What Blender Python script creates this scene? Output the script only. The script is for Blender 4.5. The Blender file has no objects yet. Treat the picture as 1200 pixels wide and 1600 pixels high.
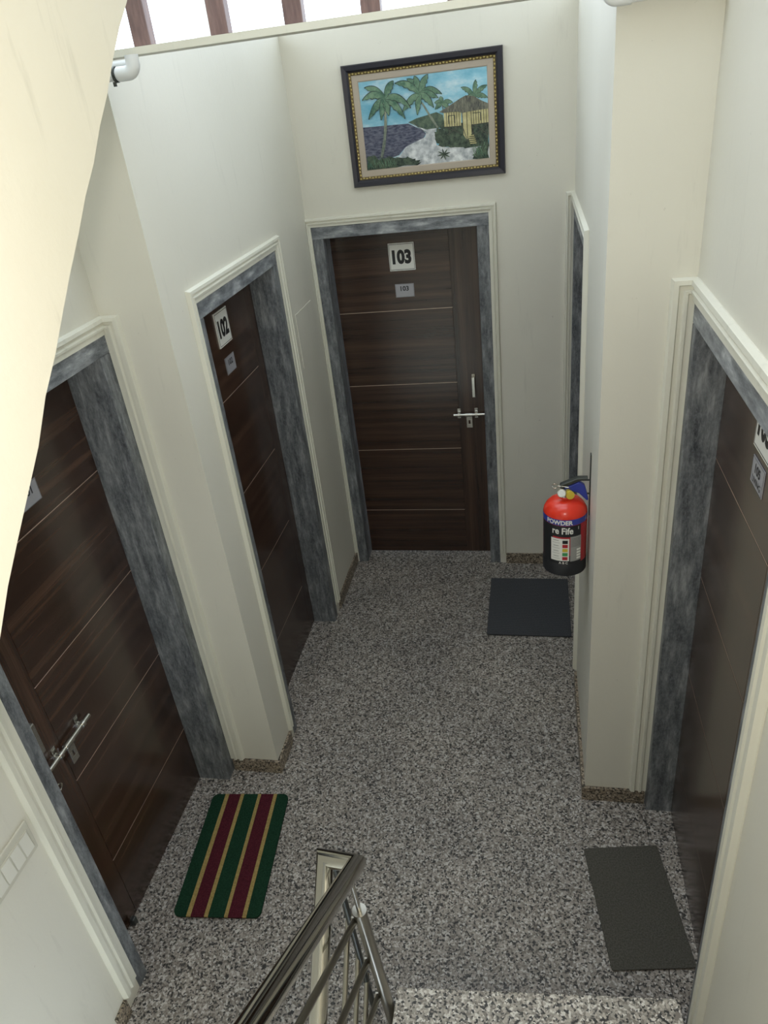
import bpy, bmesh, math, random
from mathutils import Vector, Matrix
random.seed(7)
S = 2.8            # metres per survey unit (the camera is one unit above the floor)
PI = math.pi
scn = bpy.context.scene
COL = scn.collection

# ------------------------------------------------------------------ camera
cam_d = bpy.data.cameras.new('camera'); cam = bpy.data.objects.new('camera', cam_d); COL.objects.link(cam)
pitch, roll, yaw = 0.513762870, -0.123008682, -0.234279671
fw = Vector((math.sin(yaw)*math.cos(pitch), math.cos(yaw)*math.cos(pitch), -math.sin(pitch)))
r0 = Vector((math.cos(yaw), -math.sin(yaw), 0)); u0 = r0.cross(fw)
rt = math.cos(roll)*r0 + math.sin(roll)*u0; up = rt.cross(fw)
cam.matrix_world = Matrix(((rt.x, up.x, -fw.x, 0), (rt.y, up.y, -fw.y, 0), (rt.z, up.z, -fw.z, S), (0, 0, 0, 1)))
cam_d.sensor_fit = 'HORIZONTAL'; cam_d.sensor_width = 36; cam_d.lens = 1147.5/1200*36
cam_d.clip_start = 0.02
scn.camera = cam

# ------------------------------------------------------------------ world, lights, exposure
w = bpy.data.worlds.new('sky'); scn.world = w; w.use_nodes = True
bg = w.node_tree.nodes['Background']; bg.inputs[0].default_value = (0.79, 0.895, 1.0, 1); bg.inputs[1].default_value = 3.8
def point_light(name, loc, power, col, rad):
    l = bpy.data.lights.new(name, 'POINT'); l.energy = power; l.color = col; l.shadow_soft_size = rad
    o = bpy.data.objects.new(name, l); o.location = loc; COL.objects.link(o); return o
# the phone's flash, beside its lens
point_light('phone_flash', (-0.07, -0.01, S-0.05), 36, (1.0, 0.95, 0.86), 0.02)
scn.view_settings.view_transform = 'Standard'; scn.view_settings.look = 'None'
scn.view_settings.gamma = 1; scn.view_settings.use_curve_mapping = False
scn.view_settings.exposure = 0.0

# ------------------------------------------------------------------ materials
def new_mat(name):
    m = bpy.data.materials.new(name); m.use_nodes = True
    return m, m.node_tree.nodes, m.node_tree.links, m.node_tree.nodes['Principled BSDF']
def plain(name, col, rough=.5, metal=0.0, bump=0, bscale=80):
    m, n, l, b = new_mat(name)
    b.inputs['Base Color'].default_value = (*col, 1); b.inputs['Roughness'].default_value = rough; b.inputs['Metallic'].default_value = metal
    if bump: add_bump(n, l, b, bump, bscale)
    return m
def coords(n, l, scale=(1, 1, 1), rot=(0, 0, 0)):
    t = n.new('ShaderNodeTexCoord'); mp = n.new('ShaderNodeMapping')
    mp.inputs['Scale'].default_value = scale; mp.inputs['Rotation'].default_value = rot
    l.new(t.outputs['Object'], mp.inputs[0]); return mp.outputs[0]
def noise(n, l, vec, scale, detail=4, rough=.5):
    t = n.new('ShaderNodeTexNoise'); t.inputs['Scale'].default_value = scale; t.inputs['Detail'].default_value = detail
    t.inputs['Roughness'].default_value = rough; l.new(vec, t.inputs['Vector']); return t.outputs[0]
def ramp(n, l, fac, stops, interp='LINEAR'):
    r = n.new('ShaderNodeValToRGB'); r.color_ramp.interpolation = interp
    while len(r.color_ramp.elements) < len(stops): r.color_ramp.elements.new(.5)
    for e, (p, c) in zip(r.color_ramp.elements, stops):
        e.position = p; e.color = (*c, 1)
    l.new(fac, r.inputs[0]); return r.outputs[0]
def mix(n, l, fac, a, b, mode='MIX'):
    x = n.new('ShaderNodeMix'); x.data_type = 'RGBA'; x.blend_type = mode
    for i, s in ((0, fac), (6, a), (7, b)):
        if isinstance(s, (int, float)): x.inputs[i].default_value = s
        elif isinstance(s, tuple): x.inputs[i].default_value = (*s, 1)
        else: l.new(s, x.inputs[i])
    return x.outputs[2]
def add_bump(n, l, b, strength, scale, vec=None, h=None, dist=.002):
    if h is None: h = noise(n, l, vec or coords(n, l), scale, 5, .6)
    bp = n.new('ShaderNodeBump'); bp.inputs['Strength'].default_value = strength; bp.inputs['Distance'].default_value = dist
    l.new(h, bp.inputs['Height']); l.new(bp.outputs[0], b.inputs['Normal'])

def wall_paint(name, c1, c2, stain=.5):
    m, n, l, b = new_mat(name); v = coords(n, l)
    big = ramp(n, l, noise(n, l, v, 1.3, 5), [(.35, c1), (.7, c2)])
    st = ramp(n, l, noise(n, l, coords(n, l, (9, 9, 1.1)), 2.4, 6, .65), [(.6, (0, 0, 0)), (.8, (stain, stain, stain))])
    c = mix(n, l, st, big, tuple(x*.72 for x in c2))
    sp = ramp(n, l, noise(n, l, v, 26, 4, .7), [(.71, (0, 0, 0)), (.76, (.55, .55, .55))])
    c = mix(n, l, sp, c, (.3, .28, .22))
    l.new(c, b.inputs['Base Color']); b.inputs['Roughness'].default_value = .55
    add_bump(n, l, b, .25, 60, v); return m
M = {}
M['wall'] = wall_paint('cream_wall_paint', (.72, .70, .615), (.68, .66, .575), .35)
M['casing'] = wall_paint('cream_casing_paint', (.73, .72, .63), (.68, .665, .57), .5)
M['parapet'] = wall_paint('ivory_parapet_paint', (.72, .69, .60), (.66, .63, .53), .8)
M['concrete'] = plain('plain_plaster', (.6, .58, .52), .8, bump=.2)

def granite(name, tint, dark):
    m, n, l, b = new_mat(name); v = coords(n, l)
    vo = n.new('ShaderNodeTexVoronoi'); vo.inputs['Scale'].default_value = 150; vo.inputs['Randomness'].default_value = 1
    dv = n.new('ShaderNodeVectorMath'); dv.operation = 'ADD'
    nz = n.new('ShaderNodeTexNoise'); nz.inputs['Scale'].default_value = 130; nz.inputs['Detail'].default_value = 3; l.new(v, nz.inputs['Vector'])
    sc = n.new('ShaderNodeVectorMath'); sc.operation = 'SCALE'; sc.inputs['Scale'].default_value = .012
    l.new(nz.outputs['Color'], sc.inputs[0]); l.new(v, dv.inputs[0]); l.new(sc.outputs[0], dv.inputs[1]); l.new(dv.outputs[0], vo.inputs['Vector'])
    sep = n.new('ShaderNodeSeparateColor'); l.new(vo.outputs['Color'], sep.inputs[0])
    t = lambda k, s=(1, 1, 1): tuple(k*dark*a*c for a, c in zip(tint, s))
    c = ramp(n, l, sep.outputs[0], [(0, t(.05)), (.13, t(.10)), (.22, t(.26, (1.05, .97, .9))), (.42, t(.40, (1, .96, .90))), (.62, t(.52, (1.03, .98, .93))), (.84, t(.78))], 'CONSTANT')
    big = ramp(n, l, noise(n, l, v, 2.2, 4), [(.3, (.8, .8, .8)), (.7, (1.08, 1.06, 1.02))])
    c = mix(n, l, 1.0, c, big, 'MULTIPLY')
    l.new(c, b.inputs['Base Color']); b.inputs['Roughness'].default_value = .42
    b.inputs['Specular IOR Level'].default_value = .35
    return m
M['granite'] = granite('speckled_granite', (1, .95, .905), .68)
M['tread'] = granite('light_speckled_granite', (1, .96, .89), 1.2)
M['skirting'] = granite('brown_granite_skirting', (.95, .82, .66), .62)
M['joint'] = plain('dark_joint', (.03, .028, .025), .9)

def marble(name, scale, k=1.0):
    m, n, l, b = new_mat(name); v = coords(n, l, scale)
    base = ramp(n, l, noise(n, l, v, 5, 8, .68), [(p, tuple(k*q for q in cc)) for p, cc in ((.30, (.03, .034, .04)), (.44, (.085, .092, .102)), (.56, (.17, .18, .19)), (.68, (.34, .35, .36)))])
    vo = ramp(n, l, noise(n, l, coords(n, l, tuple(q**.5 for q in scale)), 45, 8, .85), [(.46, (0, 0, 0)), (.72, (.75, .75, .75))])
    c = mix(n, l, vo, base, (.30, .32, .34))
    pl = ramp(n, l, noise(n, l, coords(n, l, (1, 1, 1), (1, 2, .4)), 6.5, 3, .5), [(.735, (0, 0, 0)), (.76, (1, 1, 1))])
    c = mix(n, l, pl, c, (.55, .55, .5))
    l.new(c, b.inputs['Base Color']); b.inputs['Roughness'].default_value = .45
    add_bump(n, l, b, .35, 40); return m
M['marble_v'] = marble('grey_marble_upright', (6, 6, 1.3))
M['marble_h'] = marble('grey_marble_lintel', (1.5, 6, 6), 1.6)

def wood(name, cols, scale, rough=.26, spec=.5):
    m, n, l, b = new_mat(name); v = coords(n, l, scale)
    g = noise(n, l, v, 2.2, 5, .55)
    c = ramp(n, l, g, [(.25, cols[0]), (.5, cols[1]), (.75, cols[2])])
    fine = ramp(n, l, noise(n, l, coords(n, l, tuple(s*3.5 for s in scale)), 6, 3, .6), [(.3, (.72, .72, .72)), (.7, (1.12, 1.1, 1.06))])
    c = mix(n, l, 1.0, c, fine, 'MULTIPLY')
    l.new(c, b.inputs['Base Color'])
    b.inputs['Roughness'].default_value = rough; b.inputs['Specular IOR Level'].default_value = spec
    b.inputs['Coat Weight'].default_value = .3; b.inputs['Coat Roughness'].default_value = .14
    return m
WC = ((.021, .0105, .0075), (.047, .0245, .0165), (.088, .047, .030))
M['wood'] = wood('walnut_veneer', WC, (.3, 1, 13))
M['wood_v'] = wood('walnut_veneer_upright', WC, (13, 1, .3))
M['inlay'] = plain('champagne_inlay', (.55, .42, .33), .35, .4)
M['bar'] = wood('mauve_brown_painted_bar', ((.13, .075, .075), (.2, .125, .12), (.27, .18, .17)), (5, 5, .8), .6)
M['steel'] = plain('brushed_steel', (.55, .54, .5), .2, 1.0)
M['rail'] = plain('polished_stainless_tube', (.56, .54, .49), .09, 1.0)
M['satin'] = plain('satin_tube', (.36, .34, .29), .3, 1.0)
M['white'] = plain('white_acrylic', (.78, .78, .74), .35)
M['black'] = plain('black_print', (.008, .008, .01), .5)
M['plate'] = plain('grey_metal_plate', (.42, .42, .46), .4, .3)
M['plate_dark'] = plain('plate_print', (.025, .025, .03), .5)
M['pvc'] = plain('white_pvc', (.72, .74, .74), .4)
M['switch'] = plain('ivory_switch_plastic', (.60, .585, .50), .35)
M['rocker'] = plain('white_switch_rocker', (.72, .71, .64), .3)
M['red'] = plain('red_enamel', (.72, .04, .018), .22)
M['label_red'] = plain('label_red', (.42, .02, .03), .35)
M['blue'] = plain('blue_plastic', (.03, .05, .33), .35)
M['bk'] = plain('black_rubber', (.012, .013, .016), .5)
M['lever'] = plain('dark_lever_metal', (.06, .065, .06), .35, .6)
M['grey'] = plain('grey_table_print', (.32, .32, .31), .5)
M['yellow'] = plain('yellow_print', (.65, .5, .05), .5)
M['green'] = plain('green_print', (.05, .3, .1), .5)

def carpet(name, c1, c2, bumps=.9, ribs=False):
    m, n, l, b = new_mat(name); v = coords(n, l)
    c = ramp(n, l, noise(n, l, v, 170, 4, .8), [(.35, c1), (.65, c2)])
    if ribs:
        wv = n.new('ShaderNodeTexWave'); wv.bands_direction = 'Y'; wv.inputs['Scale'].default_value = 38; l.new(v, wv.inputs['Vector'])
        c = mix(n, l, 1.0, c, ramp(n, l, wv.outputs[1], [(0, (.72, .72, .72)), (1, (1.1, 1.1, 1.1))]), 'MULTIPLY')
    l.new(c, b.inputs['Base Color']); b.inputs['Roughness'].default_value = .95; b.inputs['Specular IOR Level'].default_value = .1
    add_bump(n, l, b, bumps, 160, v, dist=.004); return m
M['mat_grey'] = carpet('charcoal_brown_carpet', (.055, .052, .043), (.12, .115, .098))
M['mat_blue'] = carpet('slate_ribbed_carpet', (.055, .058, .064), (.095, .098, .105), ribs=True)
M['mat_green'] = carpet('green_coir', (.006, .024, .013), (.016, .052, .028))
M['mat_maroon'] = carpet('maroon_coir', (.045, .008, .014), (.095, .018, .026))
M['mat_gold'] = carpet('gold_coir', (.24, .17, .055), (.42, .31, .12))

# ------------------------------------------------------------------ mesh helpers
class MB:
    """collects shapes into one mesh; scale s multiplies every coordinate"""
    def __init__(self, s=1.0): self.s = s; self.v = []; self.f = []; self.mi = []; self.cur = 0
    def add(self, vs, fs):
        o = len(self.v); self.v += [tuple(self.s*c for c in p) for p in vs]
        for f in fs: self.f.append(tuple(i+o for i in f)); self.mi.append(self.cur)
        return self
    def box(self, x0, x1, y0, y1, z0, z1):
        vs = [(x, y, z) for x in (x0, x1) for y in (y0, y1) for z in (z0, z1)]
        return self.add(vs, [(0, 1, 3, 2), (4, 6, 7, 5), (0, 4, 5, 1), (2, 3, 7, 6), (0, 2, 6, 4), (1, 5, 7, 3)])
    def prism(self, pts, off):
        """pts: 3-D polygon; off: extrusion vector"""
        n = len(pts); vs = [tuple(p) for p in pts] + [tuple(a+b for a, b in zip(p, off)) for p in pts]
        return self.add(vs, [tuple(range(n-1, -1, -1)), tuple(range(n, 2*n))] + [(i, (i+1) % n, n+(i+1) % n, n+i) for i in range(n)])
    def tube(self, p0, p1, r0, r1=None, n=16, caps=True):
        r1 = r0 if r1 is None else r1
        a, b = Vector(p0), Vector(p1); d = (b-a).normalized()
        t = Vector((0, 0, 1)) if abs(d.z) < .9 else Vector((1, 0, 0)); x = d.cross(t).normalized(); y = d.cross(x)
        vs = [tuple(c+r*(math.cos(2*PI*i/n)*x+math.sin(2*PI*i/n)*y)) for c, r in ((a, r0), (b, r1)) for i in range(n)]
        fs = [(i, (i+1) % n, n+(i+1) % n, n+i) for i in range(n)]
        if caps: fs += [tuple(range(n-1, -1, -1)), tuple(range(n, 2*n))]
        return self.add(vs, fs)
    def lathe(self, prof, c, n=40):
        """prof: list of (r, z) about vertical axis at c"""
        vs = []; fs = []
        for r, z in prof: vs += [(c[0]+r*math.cos(2*PI*i/n), c[1]+r*math.sin(2*PI*i/n), c[2]+z) for i in range(n)]
        for k in range(len(prof)-1):
            for i in range(n): fs.append((k*n+i, k*n+(i+1) % n, (k+1)*n+(i+1) % n, (k+1)*n+i))
        fs.append(tuple(range(n-1, -1, -1))); fs.append(tuple(range((len(prof)-1)*n, len(prof)*n)))
        return self.add(vs, fs)
    def strip(self, secs, closed_profile=False):
        """loft between equal sections (lists of points)"""
        m = len(secs[0]); vs = [p for s in secs for p in s]; fs = []
        for k in range(len(secs)-1):
            for i in range(m-(0 if closed_profile else 1)):
                j = (i+1) % m; fs.append((k*m+i, k*m+j, (k+1)*m+j, (k+1)*m+i))
        if closed_profile: fs += [tuple(range(m-1, -1, -1)), tuple(range((len(secs)-1)*m, len(secs)*m))]
        return self.add(vs, fs)
    def build(self, name, mats, parent=None, smooth=False, bevel=0, seg=2, loc=None):
        me = bpy.data.meshes.new(name); me.from_pydata(self.v, [], self.f)
        if not isinstance(mats, (list, tuple)): mats = [mats]
        for x in mats: me.materials.append(x)
        for p, i in zip(me.polygons, self.mi): p.material_index = i
        bm = bmesh.new(); bm.from_mesh(me); bmesh.ops.recalc_face_normals(bm, faces=bm.faces)
        if bevel:
            bmesh.ops.bevel(bm, geom=[e for e in bm.edges if len(e.link_faces) == 2 and e.calc_face_angle(0) > .5], offset=bevel, segments=seg, affect='EDGES', profile=.5)
        bm.to_mesh(me); bm.free()
        if smooth:
            for p in me.polygons: p.use_smooth = True
            me.set_sharp_from_angle(angle=math.radians(40))
        o = bpy.data.objects.new(name, me); COL.objects.link(o)
        if parent: o.parent = parent
        if loc: o.location = loc
        return o
def thing(name, label, cat, loc=(0, 0, 0), rz=0, group=None, kind=None):
    o = bpy.data.objects.new(name, None); COL.objects.link(o); o.location = loc; o.rotation_euler = (0, 0, rz)
    o.empty_display_size = .1
    return tag(o, label, cat, group, kind)
def tag(o, label=None, cat=None, group=None, kind=None):
    if label: o['label'] = label
    if cat: o['category'] = cat
    if group: o['group'] = group
    if kind: o['kind'] = kind
    return o
def text_geo(body, size, bold=0.0, sx=1.0):
    """flat triangles of a line of text, centred on the origin in the XY plane"""
    cu = bpy.data.curves.new('lettering', 'FONT'); cu.body = body; cu.size = size; cu.offset = bold
    cu.align_x = 'CENTER'; cu.align_y = 'CENTER'; cu.fill_mode = 'FRONT'; cu.resolution_u = 4
    o = bpy.data.objects.new('lettering', cu); COL.objects.link(o); bpy.context.view_layer.update()
    me = bpy.data.meshes.new_from_object(o.evaluated_get(bpy.context.evaluated_depsgraph_get()))
    vs = [(v.co.x*sx, v.co.y) for v in me.vertices]; fs = [tuple(p.vertices) for p in me.polygons]
    bpy.data.objects.remove(o); bpy.data.curves.remove(cu); bpy.data.meshes.remove(me)
    cx = (min(a for a, _ in vs)+max(a for a, _ in vs))/2; cy = (min(a for _, a in vs)+max(a for _, a in vs))/2
    return [(a-cx, c-cy) for a, c in vs], fs
def flat_text(mb, body, size, cx, y, cz, bold=0.0, sx=1.0):
    vs, fs = text_geo(body, size, bold, sx); mb.add([(cx+a, y, cz+b) for a, b in vs], fs)

# ------------------------------------------------------------------ survey (in units of S)
XL, XL2, XR2, XR = -.524, -.438, .0735, .165       # wall planes, near left / far left / far right / near right
YP, YC, YB = .826, .816, 1.48                       # pier front, column front, back wall
ZT = 1.75                                           # ceiling over the stairs
D1 = dict(i0=.478, i1=.80, o0=.458, o1=YP, zi=.757, zo=.780)
D2 = dict(i0=.929, i1=1.24, o0=.912, o1=1.264, zi=.766, zo=.789)
D3 = dict(i0=-.408, i1=-.106, o0=-.430, o1=-.083, zi=.766, zo=.789)
D4 = dict(i0=1.13, i1=1.462, o0=1.11, o1=YB, zi=.770, zo=.790)
D5 = dict(i0=.475, i1=.80, o0=.463, o1=YC, zi=.757, zo=.780)
T = .085                                            # wall thickness

# ------------------------------------------------------------------ structure
def struct(mb, name, mat, **k): return tag(mb.build(name, mat, **k), kind='structure')
# (unseen window opening above the climbing flight, added to light the right-hand wall)
b = MB(S); b.box(XL-T, XL, -.62, D1['o0'], -.6, 1.32).box(XL-T, XL, D1['o0'], YP, D1['zo'], 1.32)
b.box(XL-T, XL, -.62, .0, 1.32, ZT).box(XL-T, XL, .76, YP, 1.32, ZT).box(XL-T, XL, .0, .76, 1.70, ZT)
struct(b, 'wall_left', M['wall'])
b = MB(S)
# pier between the first two doors and the far left wall; its top follows the sloping roof line
zt = lambda y: 1.0625+(y-.826)*.0765
def wedge(mb, x0, x1, y0, y1, z0):
    mb.prism([(x0, y0, z0), (x0, y1, z0), (x0, y1, zt(y1)), (x0, y0, zt(y0))], (x1-x0, 0, 0))
wedge(b, XL-T, XL2, YP, D2['o0'], 0); wedge(b, XL-T, XL2, D2['o0'], D2['o1'], D2['zo']); wedge(b, XL-T, XL2, D2['o1'], YB, 0)
struct(b, 'wall_left_far', M['wall'])
b = MB(S); zb = zt(YB)
b.box(XL-T, D3['o0'], YB, YB+T, 0, zb).box(D3['o0'], D3['o1'], YB, YB+T, D3['zo'], zb).box(D3['o1'], XR+T, YB, YB+T, 0, zb)
struct(b, 'wall_back', M['wall'])
b = MB(S); b.box(XR2, XR+T, YC, D4['o0'], 0, zb).box(XR2, XR+T, D4['o0'], YB, D4['zo'], zb)
b.box(XR2, XR+T, YC, YC+.03, zb, ZT)
struct(b, 'wall_right_far', M['wall'])
b = MB(S); b.box(XR, XR+T, -.62, D5['o0'], -.1, ZT).box(XR, XR+T, D5['o0'], YC, D5['zo'], ZT)
struct(b, 'wall_right', M['wall'])
b = MB(S); b.box(XL-T, XR+T, -.70, -.62, -.6, ZT); struct(b, 'wall_behind_stairs', M['wall'])
b = MB(S); b.box(XL-T, XR+T, -.70, .28, ZT, ZT+.05).box(XL-T, XR+T, 1.08, 1.62, 1.34, 1.38).box(XL-T, XL-T+.03, 1.08, 1.11, 1.0, 1.34).box(XR+T-.03, XR+T, 1.08, 1.11, 1.0, 1.34).box(XL-T, XL-T+.03, YB+T-.03, YB+T, 1.0, 1.34).box(XR+T-.03, XR+T, YB+T-.03, YB+T, 1.0, 1.34); struct(b, 'ceiling_and_shade_roof', M['concrete'])  # stair ceiling cut back for sky light; unseen roof on posts added to shade wall_back

# floor: bed with granite slabs laid on it, open joints
fl = struct(MB(S).box(XL-T, XR+T, .403, YB+T, -.06, -.0035), 'floor', M['joint'])
g = .0004
def slab(x0, x1, y0, y1, mat='granite', name='floor_slab', z0=-.0035, z1=0, par=fl):
    return MB(S).box(x0+g, x1-g, y0+g, y1-g, z0, z1).build(name, M[mat], par)
slab(-.531, .162, .402, .927); slab(-.440, XR2, .927, YB-.001)
slab(-.602, -.531, .43, YP+.002); slab(-.52, -.440, .89, 1.29); slab(.162, .235, .45, YC+.002)
slab(XR2, .16, 1.09, YB-.001); slab(-.45, -.07, YB-.001, YB+.08)

# granite skirting
def skirt(name, *bx):
    b = MB(S)
    for q in bx: b.box(*q)
    return struct(b, name, M['skirting'])
sk = .0045; hs = .027
skirt('baseboard_left_pier', (XL+.004, XL2+sk, YP-sk, YP, 0, hs), (XL2, XL2+sk, YP, .893, 0, hs))
skirt('baseboard_left_far', (XL2, XL2+sk, 1.29, YB, 0, hs))
skirt('baseboard_left', (XL, XL+sk, .404, .428, 0, hs))
skirt('baseboard_right_pier', (XR2-sk, XR-.003, YC-sk, YC, 0, hs), (XR2-sk, XR2, YC, 1.078, 0, hs))
skirt('baseboard_back', (-.069, XR2-.016, YB-sk, YB, 0, hs))

# ledge with upright bars under the roof, open to the sky behind
struct(MB(S).box(XL, XR, .80, YP, 1.0600, 1.0665), 'trim_ledge', M['casing'])
bars = thing('window_bars', 'row of upright mauve brown wooden bars standing on the ledge below the bright skylight', 'window bars', (0, .813*S, 1.0665*S))
for i, x in enumerate([-.3775, -.296, -.221, -.1465, -.0665, .013, .093]):
    MB(S).box(x-.0092, x+.0092, -.008, .006, 0, ZT-1.0665).build('bar', M['bar'], bars, bevel=.003)

# parapet and soffit of the flight that climbs over the lower steps on the left
b = MB(S); pts = []
rnd = random.Random(3)
ys = [-.12+i*.0146 for i in range(41)]
for y in ys: pts.append((-.2, y, .840+(y-.190)*.935+rnd.uniform(-.0014, .0014)))
pts += [(-.2, ys[-1], ZT), (-.2, -.12, .98)]
b.prism(pts, (-.02, 0, 0)); struct(b, 'wall_stair_parapet', M['parapet'])
b = MB(S); b.prism([(-.22, -.12, .56), (-.22, .46, 1.102), (-.22, .46, 1.15), (-.22, -.12, .608)], (-.304, 0, 0))
struct(b, 'ceiling_stair_soffit', M['concrete'])

# stairs
up_st = thing('staircase', 'speckled granite staircase rising from the corridor floor at the bottom right', 'stairs', (0, .483*S, 0))
yl, yr = .469-.483, .495-.483
for k in range(8):
    z1 = .061*(k+1); d = .092*k
    MB(S).prism([(-.167, yl-d-.006, z1-.061), (.160, yr-d-.006, z1-.061), (.160, yr-.096-d, z1-.061), (-.167, yl-.096-d, z1-.061)], (0, 0, .050)).build('riser', M['granite'], up_st)
    MB(S).prism([(-.168, yl-d, z1-.011), (.160, yr-d, z1-.011), (.160, yr-.1-d, z1-.011), (-.168, yl-.1-d, z1-.011)], (0, 0, .011)).build('tread', M['tread'], up_st, bevel=.006)
MB(S).prism([(-.165, -.03, 0), (-.165, -.80, .45), (-.165, -.80, .40), (-.165, -.12, 0)], (.325, 0, 0)).build('waist_slab', M['concrete'], up_st)
dn_st = thing('lower_staircase', 'granite steps going down below the striped mat side of the landing', 'stairs', (-.36*S, .40*S, -.37*S))
for k in range(5):
    z1 = -.061*(k+1)+.37; d = .092*k
    MB(S).box(-.16, .16, -.096-d, -d, z1-.05, z1).build('tread', M['tread'], dn_st)

# ------------------------------------------------------------------ doors
def profile(cw, face=0.0035):
    """(outward, proud) of the plaster casing, scaled to its width"""
    P = [(0, 0), (0, face), (.30, face), (.34, face+.0026), (.46, face+.0030), (.52, face+.0004), (.66, face+.0004), (.72, face+.0034), (.92, face+.0030), (1, .0012), (1, 0)]
    return [(o*cw, h) for o, h in P]
def make_door(n, origin, rz, D, c0, local, recess, lock, stile, cas_l, cas_r, cas_t, signs=True, far_pier=None, zbase=.028, label=None):
    """local: function giving (i0,i1,o0,o1) in the door's own x; cas_l/r widths (0 = none) left and right in local x"""
    i0, i1, o0, o1 = local
    zi, zo = D['zi'], D['zo']
    root = thing('door_%d' % n, label, None, origin, rz, kind='structure')
    # marble surround
    MB(S).box(o0, i0, -.0015, recess+.03, 0, zi).build('marble_jamb', M['marble_v'], root, bevel=.003)
    MB(S).box(i1, o1, -.0015, recess+.03, 0, zi).build('marble_jamb', M['marble_v'], root, bevel=.003)
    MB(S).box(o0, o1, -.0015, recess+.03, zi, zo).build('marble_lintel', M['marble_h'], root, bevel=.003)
    # plaster casing, mitred
    mb = MB(S); P = profile(cas_t); secs = []
    sl = cas_l/cas_t; sr = cas_r/cas_t
    if cas_l:
        secs += [[(o0-o*sl, -h, zbase) for o, h in P], [(o0-o*sl, -h, zo+o) for o, h in P]]
    else: secs += [[(o0, -h, zo+o) for o, h in P]]
    if cas_r:
        secs += [[(o1+o*sr, -h, zo+o) for o, h in P], [(o1+o*sr, -h, zbase) for o, h in P]]
    else: secs += [[(o1, -h, zo+o) for o, h in P]]
    mb.strip(secs, True)
    if far_pier:   # leg turned onto the projecting pier; side = which local x the pier stands at
        side, cw = far_pier; X = o1 if side > 0 else o0; k = cw/cas_t
        mb.strip([[(X-side*h, -o*k, zbase) for o, h in P], [(X-side*h, -o*k, zo+o) for o, h in P], [(X-side*h, 0, zo+o) for o, h in P]], True)
    mb.build('casing_moulding', M['casing'], root)
    # leaf: core, stile, five veneer panels with inlay strips between
    yf = recess
    leaf = MB(S).box(i0+.001, i1-.001, yf+.0012, yf+.014, .003, zi-.001).build('leaf', M['wood_v'], root)
    if lock > 0: p0, p1, s0, s1 = i0+.001, i1-stile, i1-stile+.0005, i1-.001
    else: p0, p1, s0, s1 = i0+stile, i1-.001, i0+.001, i0+stile-.0005
    MB(S).box(s0, s1, yf, yf+.0012, .003, zi-.001).build('stile', M['wood_v'], leaf, bevel=.0008)
    gz = [.003, .121, .283, .441, .604, zi-.001]
    for k in range(5):
        a = gz[k]+(.0006 if k else 0); c = gz[k+1]-(.0006 if k < 4 else 0)
        MB(S).box(p0, p1, yf, yf+.0012, a, c).build('panel', M['wood'], leaf, bevel=.0008)
        if k < 4: MB(S).box(p0, p1, yf+.0003, yf+.0012, gz[k+1]-.0006, gz[k+1]+.0006).build('inlay_strip', M['inlay'], leaf)
    return root, leaf
def number_sign(root, txt, plate_lines, x, yf, z=.7095, px=None, pz=.646):
    """x, z in survey units, in the door's frame"""
    px = x if px is None else px
    X, Y, Z = x*S, yf*S, z*S
    if txt:
        sg = MB().box(-.074, .074, -.006, 0, -.076, .076).build('number_sign', M['white'], root, bevel=.001, loc=(X, Y, Z))
        m = MB()
        for q in ((-.070, .070, .068, .0705), (-.070, .070, -.0705, -.068), (-.070, -.068, -.0705, .0705), (.068, .070, -.0705, .0705)):
            m.box(q[0], q[1], -.0064, -.006, q[2], q[3])
        m.build('border_line', M['plate_dark'], sg)
        m = MB(); flat_text(m, txt, .098, 0, -.0065, 0, bold=.0052, sx=.84); m.build('numerals', M['black'], sg)
    sg = MB().box(-.055, .055, -.003, 0, -.038, .038).build('name_plate', M['plate'], root, bevel=.001, loc=(px*S, Y, pz*S))
    m = MB()
    for q in ((-.053, .053, .0355, .0365), (-.053, .053, -.0365, -.0355), (-.053, -.052, -.0365, .0365), (.052, .053, -.0365, .0365)):
        m.box(q[0], q[1], -.0034, -.003, q[2], q[3])
    flat_text(m, plate_lines[0], .036, 0, -.0036, .012, bold=.0012, sx=1.05)
    if len(plate_lines) > 1: flat_text(m, plate_lines[1], .026, 0, -.0036, -.020, bold=.0004)
    m.build('plate_lettering', M['plate_dark'], sg)
def pull_handle(root, x, yf, z0, z1):
    X, Y = x*S, yf*S; h = (z1-z0)*S
    o = MB().box(-.009, .009, -.034, -.028, .012, h-.012).build('pull_handle', M['steel'], root, bevel=.002, loc=(X, Y, z0*S))
    m = MB()
    for z in (.0, h-.022): m.box(-.009, .009, -.003, 0, z, z+.022)
    m.box(-.009, .009, -.031, 0, .010, .015).box(-.009, .009, -.031, 0, h-.015, h-.010)
    m.build('handle_foot', M['steel'], o, bevel=.001)
    m = MB()
    for z in (.006, h-.006): m.tube((0, -.0045, z), (0, -.002, z), .003, n=10)
    m.build('screw', M['lever'], o)
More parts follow.
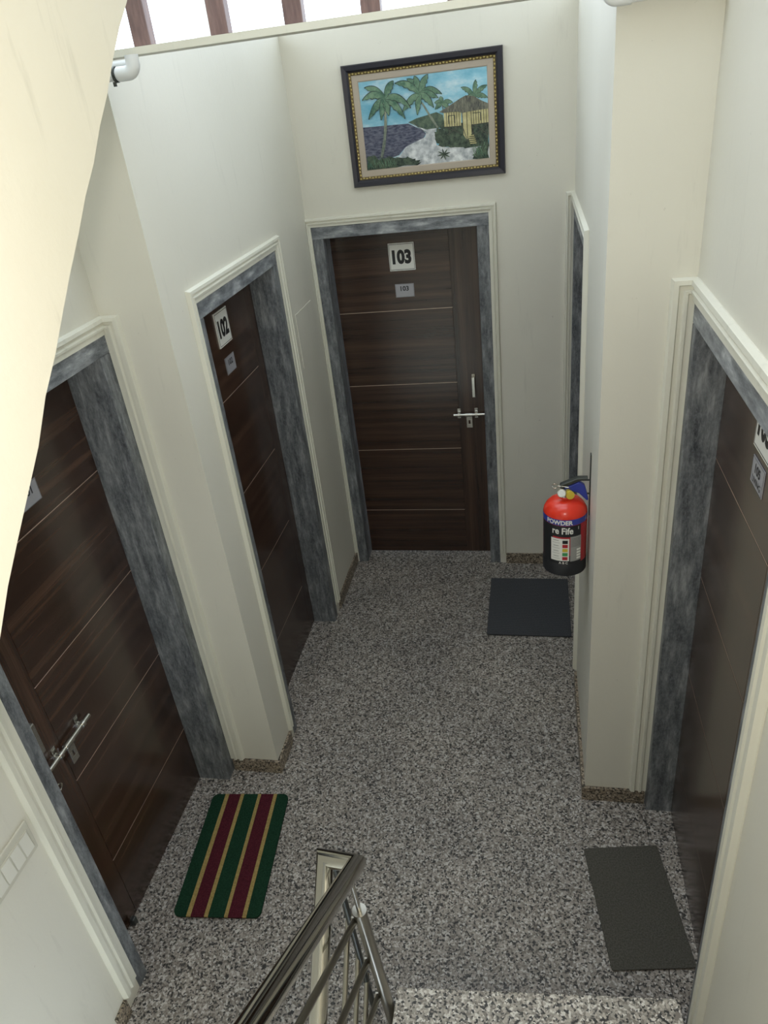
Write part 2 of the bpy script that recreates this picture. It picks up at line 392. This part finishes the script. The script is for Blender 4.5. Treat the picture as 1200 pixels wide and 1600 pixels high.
def sliding_bolt(root, x0, x1, yf, z, s=1):
    """aldrop: rod from x0 to x1 (x1 on the lock side), two staples and a hasp"""
    Y = yf*S; L = abs(x1-x0)*S; d = 1 if x1 > x0 else -1
    o = MB().tube((0, -.020, 0), (d*L, -.020, 0), .0092, n=18).build('sliding_bolt', M['steel'], root, smooth=True, loc=(x0*S, Y, z*S))
    for k in (.17, .72):
        m = MB(); c = d*L*k
        m.tube((c-.007, -.020, 0), (c+.007, -.020, 0), .0135, n=18)
        m.box(c-.009, c+.009, -.018, 0, -.004, .004).box(c-.010, c+.010, -.0035, 0, .004, .036).box(c-.010, c+.010, -.0035, 0, -.028, -.004)
        m.build('staple', M['steel'], o, bevel=.0008)
    c = d*L*.5
    m = MB(); m.tube((c-.024, -.020, 0), (c+.018, -.020, 0), .0120, n=18)
    m.build('sleeve', M['steel'], o, smooth=True)
    m = MB(); w_ = .018; zz = -.086
    m.box(c-w_, c+w_, -.022, -.018, -.036, -.004).box(c-w_, c-.005, -.022, -.018, -.060, -.036).box(c+.005, c+w_, -.022, -.018, -.060, -.036)
    m.box(c-w_, c+w_, -.022, -.018, zz, -.060)
    m.build('hasp', M['steel'], o, bevel=.001)

# door 101, near left
o = .639
r1, l1 = make_door(1, (XL*S, o*S, 0), PI/2, D1, None, (D1['i0']-o, D1['i1']-o, D1['o0']-o, D1['o1']-o), .053, -1, .078,
    .030, 0, .022, far_pier=(1, .026), label='dark brown veneer door in grey marble surround, nearest on the left, behind the striped mat')
number_sign(r1, None, ['101'], -.0, .053, px=.022, pz=.6415)
sliding_bolt(r1, .609-o, .515-o, .053, .345)
pull_handle(r1, .519-o, .053, .372, .424)
m = MB()
for k in range(14):
    a, c = 2*PI*k/14, 2*PI*(k+1)/14
    m.tube((.013*math.cos(a), -.004, .013*math.sin(a)), (.013*math.cos(c), -.004, .013*math.sin(c)), .003, n=8, caps=False)
m.box(-.030, -.010, -.006, -.002, -.004, .004)
m.build('latch_ring', M['steel'], r1, smooth=True, loc=((.509-o)*S, .034*S, .329*S))
MB().box(-.012, .012, -.020, 0, -.018, .018).build('floor_bolt', M['lever'], r1, bevel=.004, loc=((.538-o)*S, .050*S, .010*S))
# door 102, further left
o = 1.085
r2, l2 = make_door(2, (XL2*S, o*S, 0), PI/2, D2, None, (D2['i0']-o, D2['i1']-o, D2['o0']-o, D2['o1']-o), .046, 1, .034,
    .019, .025, .020, label='dark brown door numbered 102 in grey marble surround on the left wall')
number_sign(r2, '102', ['102'], 1.087-o, .046, z=.709, px=1.089-o, pz=.649)
# door 103, end of the corridor
o = -.257
r3, l3 = make_door(3, (o*S, YB*S, 0), 0, D3, None, (D3['i0']-o, D3['i1']-o, D3['o0']-o, D3['o1']-o), .045, 1, .060,
    .0145, .0145, .0165, label='dark brown door numbered 103 at the far end below the framed picture')
number_sign(r3, '103', ['103'], -.262-o, .045, z=.7125, px=-.262-o, pz=.645)
pull_handle(r3, -.130-o, .045, .405, .458)
sliding_bolt(r3, -.177-o, -.108-o, .045, .367)
# door 104, far right, seen edge-on
o = 1.296
r4, l4 = make_door(4, (XR2*S, o*S, 0), -PI/2, D4, None, (-(D4['i1']-o), -(D4['i0']-o), -(D4['o1']-o), -(D4['o0']-o)), .045, 1, .06,
    0, .030, .022, far_pier=(-1, .016), label='narrow sliver of dark door in grey marble surround beyond the fire extinguisher')
# door 105, near right
o = .6375
r5, l5 = make_door(5, (XR*S, o*S, 0), -PI/2, D5, None, (-(D5['i1']-o), -(D5['i0']-o), -(D5['o1']-o), -(D5['o0']-o)), .035, 1, .108,
    0, .032, .024, far_pier=(-1, .026), label='glossy brown door in grey marble surround, nearest on the right, behind the plain grey mat')
number_sign(r5, '105', ['105', 'LIVING'], -(.640-o), .035, z=.711, px=-(.645-o), pz=.661)

# ------------------------------------------------------------------ mats
def rounded(wd, ln, r, n=8):
    P = []
    for cx, cy, a0 in ((wd/2-r, ln/2-r, 0), (-wd/2+r, ln/2-r, PI/2), (-wd/2+r, -ln/2+r, PI), (wd/2-r, -ln/2+r, 3*PI/2)):
        P += [(cx+r*math.cos(a0+PI/2*i/n), cy+r*math.sin(a0+PI/2*i/n)) for i in range(n+1)]
    return P
def clip_strip(P, x0, x1):
    for s, X in ((1, x0), (-1, x1)):
        Q = []
        for i, a in enumerate(P):
            c = P[(i+1) % len(P)]; ia, ic = s*(a[0]-X) >= -1e-9, s*(c[0]-X) >= -1e-9
            if ia: Q.append(a)
            if ia != ic: t = (X-a[0])/(c[0]-a[0]); Q.append((X, a[1]+t*(c[1]-a[1])))
        P = Q
    return P
W_, L_ = .131*S, .212*S
root = thing('doormat', 'green doormat with maroon and gold stripes in front of the near left door', 'doormat', (-.463*S, .6655*S, 0), math.radians(5.0))
MB().prism([(x, y, .0005) for x, y in rounded(W_-.004, L_-.004, .026)], (0, 0, .006)).build('backing', M['bk'], root)
fr = [0, .16, .21, .365, .41, .594, .635, .80, .845, 1]; cs = ['green', 'gold', 'maroon', 'gold', 'green', 'gold', 'maroon', 'gold', 'green']
P = rounded(W_, L_, .028)
for k, c in enumerate(cs):
    Q = clip_strip(P, -W_/2+fr[k]*W_, -W_/2+fr[k+1]*W_)
    tag(MB().prism([(x, y, .0065) for x, y in Q], (0, 0, .007+(.001 if c == 'gold' else 0))).build('stripe', M['mat_'+c], root), c+' stripe')
def plain_mat(label, x, y, rz, wd, ln, mat, group=None):
    root = thing('doormat', label, 'doormat', (x*S, y*S, 0), rz)
    MB().prism([(a, c, .0005) for a, c in rounded(wd*S-.006, ln*S-.006, .008)], (0, 0, .004)).build('backing', M['bk'], root)
    MB().prism([(a, c, .0045) for a, c in rounded(wd*S, ln*S, .008)], (0, 0, .007)).build('pile', M[mat], root, bevel=.002)
    return root
plain_mat('plain charcoal brown doormat in front of the near right door', .1315, .643, math.radians(8.4), .106, .174, 'mat_grey')
plain_mat('dark slate ribbed doormat on the far floor below the fire extinguisher', -.0155, 1.308, 0, .172, .202, 'mat_blue')

# ------------------------------------------------------------------ railing
rail = thing('stair_railing', 'stainless steel stair railing with a folded handrail above two sloping flights', 'railing', (-.19*S, .44*S, 0))
def rp(x, y, z): return (x+.19, y-.44, z)
def pipe(name, pts, r, mat, par=rail, n=24):
    """mitred pipe through points (survey units); r in metres"""
    m = MB(); P = [Vector(p)*S for p in pts]
    nrm = None; secs = []
    for i, p in enumerate(P):
        d0 = (P[i]-P[i-1]).normalized() if i else (P[1]-P[0]).normalized()
        d1 = (P[i+1]-P[i]).normalized() if i < len(P)-1 else d0
        if i == 0:
            x = d0.cross(Vector((0, 0, 1)) if abs(d0.z) < .9 else Vector((1, 0, 0))).normalized(); y = d0.cross(x)
            ring = [p+r*(math.cos(2*PI*k/n)*x+math.sin(2*PI*k/n)*y) for k in range(n)]
        else:
            pn = (d0+d1).normalized()
            ring = [q+d0*((p-q).dot(pn)/d0.dot(pn)) for q in ring]
        secs.append([tuple(q) for q in ring])
    m.strip(secs, True)
    o = m.build(name, mat, par)
    for f in o.data.polygons: f.use_smooth = True
    o.data.set_sharp_from_angle(angle=math.radians(35))
    return o
eR = (-.174, .431, .352); eL = (-.2084, .438, .3455)
du = Vector((.006, -.2, .157))            # direction of the upper handrail
upE = tuple(Vector(eR)+du*2.6)
dl = Vector((.007, -.1, -.076))            # lower handrail
loE = tuple(Vector(eL)+dl*4.2)
pipe('handrail', [rp(*upE), rp(*eR), rp(*eL), rp(*loE)], .0245, M['rail'])
p0 = Vector((-.177, .422, .2895)); p1 = Vector((-.177, .457, .0))
pipe('newel_post', [rp(*p0), rp(*p1)], .0195, M['satin'])
pipe('post_collar', [rp(*(p0+Vector((0, 0, .0008)))), rp(*(p0-Vector((0, -.0005, .006))))], .0210, M['satin'])
pipe('spigot', [rp(*p0), rp(-.1755, .413, .352)], .007, M['steel'])
for t, z in ((.075, 0), (.40, 1), (.72, 2)):
    a = p0.lerp(p1, t)+Vector((-.0075, 0, 0)); e = a+du*2.4
    pipe('middle_rail', [rp(*a), rp(*e)], .0095, M['satin'], n=14)
    pipe('rail_joint', [rp(*(a+Vector((.008, 0, 0)))), rp(*(a-Vector((.004, 0, 0))))], .0125, M['satin'], n=14)
q0 = Vector((-.2055, .455, .235)); q1 = Vector((-.2045, .4705, 0))
pipe('rear_post', [rp(*(q0+Vector((0, -.005, .078)))), rp(*q1)], .010, M['lever'], n=16)
for a in ((-.2143, .470, .2055), (-.2118, .470, .1339), (-.2085, .470, .0758)):
    a = Vector(a); e = a+dl*3.4
    pipe('middle_rail', [rp(*(a+Vector((.004, .002, .002)))), rp(*e)], .0085, M['satin'], n=14)

# ------------------------------------------------------------------ pipes under the ledge
def cpipe(name, pts, r, mat, par): return pipe(name, pts, r, mat, par)
def bend(c, r, a0, a1, n=6):
    return [(c[0]+r*math.cos(a0+(a1-a0)*i/n), c[1], c[2]+r*math.sin(a0+(a1-a0)*i/n)) for i in range(n+1)]
pl = thing('water_pipe', 'white plastic pipe elbow below the ledge at the upper left', 'pipe', (-.45*S, .785*S, 1.045*S))
pipe('pipe_run', [(-.07, 0, 0), (.050, 0, 0)], .0155, M['pvc'], pl)
pipe('elbow', [(.050, 0, 0)]+bend((.060, 0, .008), .008, -PI/2, 0)+[(.068, 0, .0145)], .0185, M['pvc'], pl)
pipe('coupling', [(.046, 0, 0), (.0485, 0, 0)], .0200, M['lever'], pl)
pipe('clip_screw', [(.045, -.002, -.006), (.045, -.002, -.010)], .005, M['lever'], pl)
pl2 = thing('water_pipe', 'thin white pipe directly behind the elbow pipe under the ledge', 'pipe', (-.45*S, .79*S, 1.053*S))
pipe('pipe_run', [(-.07, .008, 0), (.058, .008, 0)], .0115, M['pvc'], pl2)
pr = thing('water_pipe', 'white plastic pipe at the top edge above the right pier', 'pipe', (.07*S, .80*S, 1.05*S))
pipe('pipe_run', [(.004, 0, 0), (.085, 0, .002)], .0125, M['pvc'], pr)
pipe('elbow', [(.014, 0, 0)]+bend((.002, 0, .008), .008, 3*PI/2, PI)+[(-.006, 0, .03)], .0155, M['pvc'], pr)

# ------------------------------------------------------------------ switch plate, painted box cover
sw = thing('switch_plate', 'ivory wall switch plate with rocker switches beside the near left door', 'switch', (XL*S, .3865*S, .3675*S), PI/2)
MB().box(-.098, .098, -.008, 0, -.058, .058).build('base_plate', M['switch'], sw, bevel=.003)
MB().box(-.086, .086, -.011, -.007, -.040, .034).build('surround', M['switch'], sw, bevel=.003)
for i, x in enumerate((-.064, -.023, .019, .061)):
    MB().prism([(x-.018, -.011, -.034), (x-.018, -.0165, -.034), (x-.018, -.0125, .030), (x-.018, -.011, .030)], (.036, 0, 0)).build('rocker', M['rocker'], sw, bevel=.001)
jb = MB().box(-.153, .153, -.004, 0, -.147, .147).build('junction_cover', M['wall'], None, bevel=.002)
tag(jb, 'wall coloured painted cover on the far left wall between the doors 102 and 103', 'cover'); jb.location = (XL2*S, 1.3725*S, .609*S); jb.rotation_euler = (0, 0, PI/2)

# ------------------------------------------------------------------ fire extinguisher (metres, local)
ex = thing('fire_extinguisher', 'red and black powder fire extinguisher hanging on the right wall', 'fire extinguisher', (.0405*S, .915*S, .378*S))
R_ = .084
MB().lathe([(R_-.004, 0), (R_+.0015, .004), (R_+.0015, .058), (R_, .060)], (0, 0, 0), 48).build('base_boot', M['bk'], ex, smooth=True)
MB().lathe([(R_-.004, .052), (R_, .058), (R_, .262), (R_-.002, .274), (R_-.010, .290), (R_-.024, .305), (R_-.044, .315), (.024, .319), (.022, .325)], (0, 0, 0), 48).build('cylinder', M['red'], ex, smooth=True)
A0 = math.radians(-94)      # the way the label faces
def wrap(mb, u0, u1, z0, z1, r, n=24):
    """curved patch; u in metres along the surface from the label's middle"""
    vs = []
    for i in range(n+1):
        a = A0+(u0+(u1-u0)*i/n)/R_
        for z in (z0, z1): vs.append((r*math.cos(a), r*math.sin(a), z))
    mb.add(vs, [(2*i, 2*i+2, 2*i+3, 2*i+1) for i in range(n)])
def wrap_text(mb, body, size, u, z, r, bold=0, sx=1):
    vs, fs = text_geo(body, size, bold, sx)
    mb.add([(r*math.cos(A0+(u+a)/R_), r*math.sin(A0+(u+a)/R_), z+c) for a, c in vs], fs)
m = MB(); wrap(m, -.110, .105, .06, .235, R_+.0004, 40); lab = m.build('label', M['label_red'], ex)
def lp(name, mat, f):
    m = MB(); f(m); return m.build(name, M[mat], lab)
lp('blue_band', 'blue', lambda m: (wrap(m, -.14, .13, .236, .262, R_+.0005, 48)))
lp('band_lettering', 'white', lambda m: wrap_text(m, 'POWDER', .026, -.020, .249, R_+.0012, .0009, .95))
lp('band_mark', 'white', lambda m: wrap_text(m, '//', .022, .098, .250, R_+.0012, 0))
lp('black_panel', 'bk', lambda m: (wrap(m, -.110, .068, .185, .235, R_+.0008, 30), wrap(m, -.110, .072, .060, .098, R_+.0008, 30), wrap(m, -.110, -.045, .060, .19, R_+.0007, 14)))
lp('panel_lettering', 'white', lambda m: wrap_text(m, 're Fife', .040, -.006, .213, R_+.0014, .0010, .8))
lp('panel_emblem', 'white', lambda m: wrap_text(m, '1', .020, .056, .222, R_+.0014))
lp('foot_lettering', 'white', lambda m: wrap_text(m, 'A B C', .014, -.002, .066, R_+.0014, .0003))
lp('instruction_panel', 'white', lambda m: wrap(m, -.052, .020, .075, .178, R_+.0012))
lp('data_table', 'grey', lambda m: wrap(m, .024, .070, .072, .186, R_+.0012))
def rows(m):
    for k in range(4): wrap(m, .050, .068, .080+k*.013, .089+k*.013, R_+.0018, 4)
tag(lp('table_cells', 'white', rows), kind='stuff')
def lines(m):
    for k in range(7): wrap(m, .027, .066, .140+k*.006, .1412+k*.006, R_+.0018, 6)
    for k in range(4): wrap(m, -.046, -.016, .086+k*.024, .0868+k*.024, R_+.0018, 6); wrap(m, -.042, -.020, .096+k*.024, .0975+k*.024, R_+.0018, 6)
tag(lp('printed_lines', 'plate_dark', lines), kind='stuff')
for k, c in enumerate(('label_red', 'green', 'yellow', 'label_red', 'black')):
    lp('pictogram', c, lambda m, k=k: wrap(m, -.006, .014, .080+k*.019, .095+k*.019, R_+.0019, 4))
MB().lathe([(.022, .322), (.022, .334), (.017, .336), (.017, .352), (.020, .353), (.020, .362)], (0, 0, 0), 24).build('valve_neck', M['steel'], ex, smooth=True)
gz_ = .346
m = MB(); m.tube((-.012, -.012, gz_), (-.016, -.036, gz_+.008), .017, n=24); ga = m.build('pressure_gauge', M['steel'], ex, smooth=True)
m = MB(); m.tube((-.016, -.0362, gz_+.008), (-.0162, -.0372, gz_+.0083), .014, n=24); m.build('gauge_dial', M['white'], ga)
m = MB(); m.tube((.012, -.010, gz_-.008), (.018, -.030, gz_-.006), .016, n=24); m.build('yellow_seal', M['yellow'], ex, smooth=True)
def lever(name, mat, pts, wd):
    m = MB(); m.prism([(x, -wd/2, z) for x, z in pts], (0, wd, 0)); return m.build(name, mat, ex, bevel=.003)
lever('carry_handle', M['blue'], [(-.004, .350), (.020, .350), (.050, .338), (.080, .306), (.086, .310), (.078, .345), (.070, .372), (.050, .388), (.018, .372), (-.004, .366)], .022)
lever('squeeze_lever', M['lever'], [(-.022, .366), (-.012, .362), (.050, .392), (.080, .396), (.083, .404), (.045, .404), (-.020, .376)], .026)
m = MB(); m.tube((-.03, -.01, .372), (.012, -.014, .368), .002, n=8)
for k in range(12):
    a, c = 2*PI*k/12, 2*PI*(k+1)/12
    m.tube((-.040+.010*math.cos(a), -.01, .372+.010*math.sin(a)), (-.040+.010*math.cos(c), -.01, .372+.010*math.sin(c)), .0015, n=6, caps=False)
m.build('safety_pin', M['steel'], ex)
m = MB(); m.box(.0885, .0925, -.012, .012, .24, .50).box(.050, .0925, -.003, .003, .388, .394).box(.078, .0925, -.003, .003, .330, .335)
m.build('wall_bracket', M['lever'], ex, bevel=.0008)

# ------------------------------------------------------------------ framed relief picture
PW, PH = .282*S, .198*S
pic = thing('framed_picture', 'dark framed relief of palms and a beach hut hanging above door 103', 'picture', (-.1905*S, YB*S, .952*S))
def rectring(mb, w1, h1, w0, h0, prof):
    """mitred frame: prof (t, y) with t 0 = outside, 1 = inside"""
    secs = []
    for sx, sz in ((-1, -1), (1, -1), (1, 1), (-1, 1), (-1, -1)):
        secs.append([(sx*(w1+(w0-w1)*t), y, sz*(h1+(h0-h1)*t)) for t, y in prof])
    m_ = len(prof); vs = [p for s in secs[:4] for p in s]; fs = []
    for k in range(4):
        for i in range(m_): j = (i+1) % m_; n2 = (k+1) % 4; fs.append((k*m_+i, k*m_+j, n2*m_+j, n2*m_+i))
    mb.add(vs, fs)
navy = plain('ebonised_frame_wood', (.012, .012, .022), .35)
gold = plain('gold_bead', (.80, .66, .26), .35, .5)
linen = plain('beige_linen', (.42, .36, .29), .8, bump=.4, bscale=250)
a, c = PW/2, PH/2
fw1 = .034; gw = .013; lw = .031
m = MB(); rectring(m, a, c, a-fw1, c-fw1, [(0, 0), (0, -.020), (.12, -.027), (.7, -.024), (1, -.014), (1, 0)]); m.build('outer_frame', navy, pic)
m = MB(); rectring(m, a-fw1, c-fw1, a-fw1-gw, c-fw1-gw, [(0, 0), (0, -.016), (1, -.012), (1, 0)]); gb = m.build('gold_fillet', plain('dark_gilt', (.12, .085, .03), .4, .5), pic)
m = MB(); bx, bz = a-fw1-gw/2, c-fw1-gw/2; step = .016
def bead(x, z, hor):
    l, s_ = (.0062, .0042) if hor else (.0042, .0062)
    m.add([(x-l, -.015, z), (x, -.015, z-s_), (x+l, -.015, z), (x, -.015, z+s_), (x, -.0195, z)], [(0, 1, 4), (1, 2, 4), (2, 3, 4), (3, 0, 4), (0, 3, 2, 1)])
nx = int(2*bx/step); nz_ = int(2*bz/step)
for i in range(nx+1):
    for z in (-bz, bz): bead(-bx+2*bx*i/nx, z+(.0012 if i % 2 else -.0012), True)
for i in range(1, nz_):
    for x in (-bx, bx): bead(x+(.0012 if i % 2 else -.0012), -bz+2*bz*i/nz_, False)
tag(m.build('beading', gold, gb), kind='stuff')
a2, c2 = a-fw1-gw, c-fw1-gw
m = MB(); rectring(m, a2, c2, a2-lw, c2-lw, [(0, 0), (0, -.010), (.85, -.008), (1, -.005), (1, 0)]); m.build('liner', linen, pic)
IW, IH = 2*(a2-lw), 2*(c2-lw)
def paint(name, cs_, sc, stops=(.35, .65), rough=.35, metal=.25, scale=(1, 1, 1)):
    mt, n, l, bb = new_mat(name); v = coords(n, l, scale)
    cc = ramp(n, l, noise(n, l, v, sc, 5, .65), list(zip((stops[0], stops[1]) if len(cs_) == 2 else (stops[0], .5, stops[1]), cs_)))
    l.new(cc, bb.inputs['Base Color']); bb.inputs['Roughness'].default_value = rough; bb.inputs['Metallic'].default_value = metal
    add_bump(n, l, bb, .6, sc*3, v, dist=.003); return mt
K = dict(
 sky=paint('relief_sky', ((.13, .38, .52), (.25, .50, .62), (.55, .68, .73)), 4, scale=(1, 1, 2.2)),
 sea=paint('relief_sea', ((.022, .028, .065), (.15, .16, .21)), 45, scale=(1, 1, 3)),
 hill=paint('relief_hill', ((.03, .06, .05), (.12, .17, .11)), 40),
 sand=paint('relief_sand', ((.28, .31, .34), (.72, .75, .76)), 24),
 bush=paint('relief_bush', ((.008, .022, .020), (.09, .13, .085)), 55),
 leaf=paint('relief_palm_leaf', ((.035, .11, .075), (.17, .28, .18)), 30),
 dark=plain('relief_outline', (.012, .03, .03), .4),
 trunk=paint('relief_trunk', ((.10, .13, .11), (.28, .31, .24)), 30),
 hut=paint('relief_hut', ((.36, .33, .16), (.56, .52, .28)), 30),
 roof=paint('relief_thatch', ((.06, .065, .06), (.20, .20, .15)), 45, scale=(3, 1, 1)),
 hutd=plain('relief_hut_line', (.06, .065, .05), .5))
def pp(u, v): return ((u-.5)*IW, (v-.5)*IH)
panel = MB().box(-IW/2, IW/2, -.003, 0, -IH/2, IH/2).build('relief_panel', K['sky'], pic)
def poly(name, pts, mat, y, th=.0015, mb=None):
    m = mb or MB()
    P = [(*pp(u, v),) for u, v in pts]
    m.prism([(x, y, z) for x, z in P], (0, -th, 0))
    if mb is None: return m.build(name, K[mat], panel, bevel=0)
poly('sea', [(0, .498), (.369, .486), (.414, .447), (.475, .397), (.505, .352), (.485, .306), (.422, .266), (.338, .229), (.274, .139), (.225, .121), (.101, .062), (0, .06)], 'sea', -.003)
poly('hill', [(.37, .499), (.435, .532), (.528, .557), (.597, .577), (.647, .538), (.661, .404), (.605, .397), (.522, .391), (.464, .41), (.414, .463)], 'hill', -.0032)
poly('beach_path', [(.398, .489), (.431, .444), (.51, .396), (.59, .4), (.575, .292), (.583, .209), (.651, .174), (.79, .153), (1, .133), (1, 0), (.2, 0), (.225, .1), (.272, .118), (.338, .229), (.434, .281), (.496, .312), (.506, .36), (.475, .397)], 'sand', -.0036)
def ragged(pts, k=3, amp=.012, seed=1):
    rr = random.Random(seed); Q = []
    for i, p in enumerate(pts):
        q = pts[(i+1) % len(pts)]
        for j in range(k):
            t = j/k; Q.append((min(1, max(0, p[0]+(q[0]-p[0])*t+rr.uniform(-amp, amp))), min(1, max(0, p[1]+(q[1]-p[1])*t+rr.uniform(-amp, amp)))))
    return Q
poly('rocks', ragged([(.591, .403), (.658, .377), (.737, .308), (.815, .239), (.89, .17), (.99, .20), (.99, .135), (.819, .15), (.697, .162), (.606, .197), (.568, .277), (.577, .357)], 4, .010), 'bush', -.0045)
poly('bush', ragged([(0, 0), (.003, .138), (.06, .162), (.105, .113), (.202, .132), (.272, .113), (.343, .108), (.412, .067), (.44, .026), (.421, 0)], 5, .016, 4), 'bush', -.006)
poly('bush', ragged([(.861, 0), (.88, .081), (.928, .14), (.94, .22), (1, .30), (1, 0)], 5, .014, 5), 'bush', -.006)
def leafshape(mb, bu, bv, tu, tv, wd, sag, y, th=.0014):
    """one palm frond between two points, broad in the middle, serrated on the lower edge"""
    n = 9; up_, lo = [], []
    ax, az = (tu-bu)*IW, (tv-bv)*IH; L = math.hypot(ax, az); px_, pz_ = -az/L, ax/L
    if pz_ < 0: px_, pz_ = -px_, -pz_
    for i in range(n+1):
        t = i/n; cx = (bu-.5)*IW+ax*t; cz = (bv-.5)*IH+az*t+sag*4*t*(1-t)
        h = wd*math.sin(PI*min(1, t*.92+.05))**.8*(1-.25*t)
        j = h*(1.0 if i % 2 else .72)
        up_.append((cx+px_*h*.8, y, cz+pz_*h*.8)); lo.append((cx-px_*j, y, cz-pz_*j))
    mb.prism(up_+lo[::-1], (0, -th, 0))
def palm(name, c, tips, trunk, wd, y, sag):
    if trunk: poly('trunk', trunk, 'trunk', y+.0008)
    m = MB(); m2 = MB(); rr = random.Random(len(tips))
    for q_, (tu, tv) in enumerate(tips):
        dy = -.0006*q_
        L = math.hypot((tu-c[0])*IW, (tv-c[1])*IH); s_ = sag*rr.uniform(.7, 1.2)*L
        leafshape(m2, c[0], c[1], tu+(tu-c[0])*.04, tv+(tv-c[1])*.04, wd*1.2, s_, y+dy, .0003)
        leafshape(m, c[0], c[1], tu, tv, wd, s_, y-.0003+dy, .00025)
    m2.build('frond_outline', K['dark'], panel)
    m.build('palm_crown', K['leaf'], panel)
palm('palm', (.477, .80), [(.389, .967), (.447, .987), (.547, .986), (.644, .769), (.613, .734), (.577, .636), (.449, .577), (.337, .627), (.297, .936)],
     [(.483, .698), (.496, .70), (.551, .553), (.607, .409), (.594, .399), (.539, .539)], .019, -.0055, .14)
palm('palm', (.203, .797), [(.052, .93), (.025, .802), (.061, .59), (.157, .567), (.22, .605), (.344, .554), (.394, .66), (.278, .965)],
     [(.195, .75), (.207, .75), (.197, .48), (.168, .255), (.14, .133), (.12, .131), (.155, .323), (.175, .484)], .020, -.0085, .14)
palm('palm', (.646, .664), [(.637, .74), (.59, .681), (.592, .609), (.727, .663), (.70, .60)], [(.644, .648), (.651, .647), (.657, .56), (.65, .56)], .013, -.0042, .1)
palm('palm', (.899, .701), [(.802, .808), (.913, .868), (.995, .799), (.998, .669), (.827, .677)], None, .013, -.0042, .1)
poly('bush', ragged([(.62, .39), (.64, .46), (.70, .43), (.80, .42), (.9, .41), (1, .40), (1, .13), (.80, .14), (.66, .36)], 3, .010, 8), 'bush', -.0040, .0012)
poly('hut_wall', [(.655, .575), (.791, .575), (.787, .392), (.655, .404)], 'hut', -.0045, .003)
poly('hut_wall', [(.861, .575), (1, .575), (1, .40), (.865, .392)], 'hut', -.0045, .003)
poly('hut_door', [(.80, .56), (.868, .56), (.868, .296), (.827, .23), (.799, .298)], 'hut', -.005, .002)
m = MB()
for u in [.675, .695, .715, .735, .755, .775, .885, .905, .925, .945, .965, .985]:
    poly('', [(u-.002, .57), (u+.002, .57), (u+.002, .40), (u-.002, .40)], 'hutd', -.0074, .001, m)
for (u0_, v0_, u1_, v1_) in ((.67, .40, .78, .31), (.67, .31, .78, .40), (.885, .39, .995, .27), (.885, .27, .995, .39), (.655, .40, .79, .392), (.865, .392, 1, .398), (.80, .56, .80, .30), (.868, .56, .868, .30), (.834, .56, .834, .25), (.80, .37, .84, .18), (.868, .37, .905, .18), (.69, .40, .69, .30), (.985, .40, .985, .26), (.875, .40, .875, .24), (.69, .52, .74, .52), (.69, .52, .69, .43), (.74, .52, .74, .43), (.88, .52, .94, .52), (.94, .52, .94, .43)):
    dx, dz = (u1_-u0_)*IW, (v1_-v0_)*IH; L = math.hypot(dx, dz); nx_, nz2 = -dz/L*.0016/IW, dx/L*.0016/IH
    poly('', [(u0_-nx_, v0_-nz2), (u1_-nx_, v1_-nz2), (u1_+nx_, v1_+nz2), (u0_+nx_, v0_+nz2)], 'hutd', -.0074, .001, m)
m.build('hut_timber', K['hutd'], panel)
m = MB()
for k in range(5): poly('', [(.835+.004*k, .28-.022*k), (.885+.004*k, .28-.022*k), (.885+.004*k, .268-.022*k), (.835+.004*k, .268-.022*k)], 'hut', -.0074, .0012, m)
m.build('hut_steps', K['hut'], panel)
poly('hut_roof', [(.62, .574), (.713, .638), (.793, .697), (.833, .721), (.893, .704), (.948, .649), (1, .61), (1, .551), (.874, .545), (.80, .535), (.767, .554), (.648, .559)], 'roof', -.0078, .002)
m = MB()
for k in range(8):
    an = 2*PI*k/8+.2; leafshape(m, .638, .095, .638+.055*math.cos(an), .095+.068*math.sin(an), .0045, .0, -.006-.0002*k)
m.build('beach_plant', K['bush'], panel)
m = MB(); rr = random.Random(9)
for k in range(46):
    u = rr.uniform(.01, .26); v = rr.uniform(0, .05); leafshape(m, u, v, min(.99, max(.01, u+rr.uniform(-.04, .04))), v+rr.uniform(.05, .12), .0013, 0, -.0078-.00006*k)
for k in range(26):
    u = rr.uniform(.88, .98); v = rr.uniform(0, .1); leafshape(m, u, v, min(.995, max(.85, u+rr.uniform(-.05, .04))), v+rr.uniform(.05, .13), .0014, 0, -.0078-.00006*k)
tag(m.build('grass_blades', K['leaf'], panel), kind='stuff')
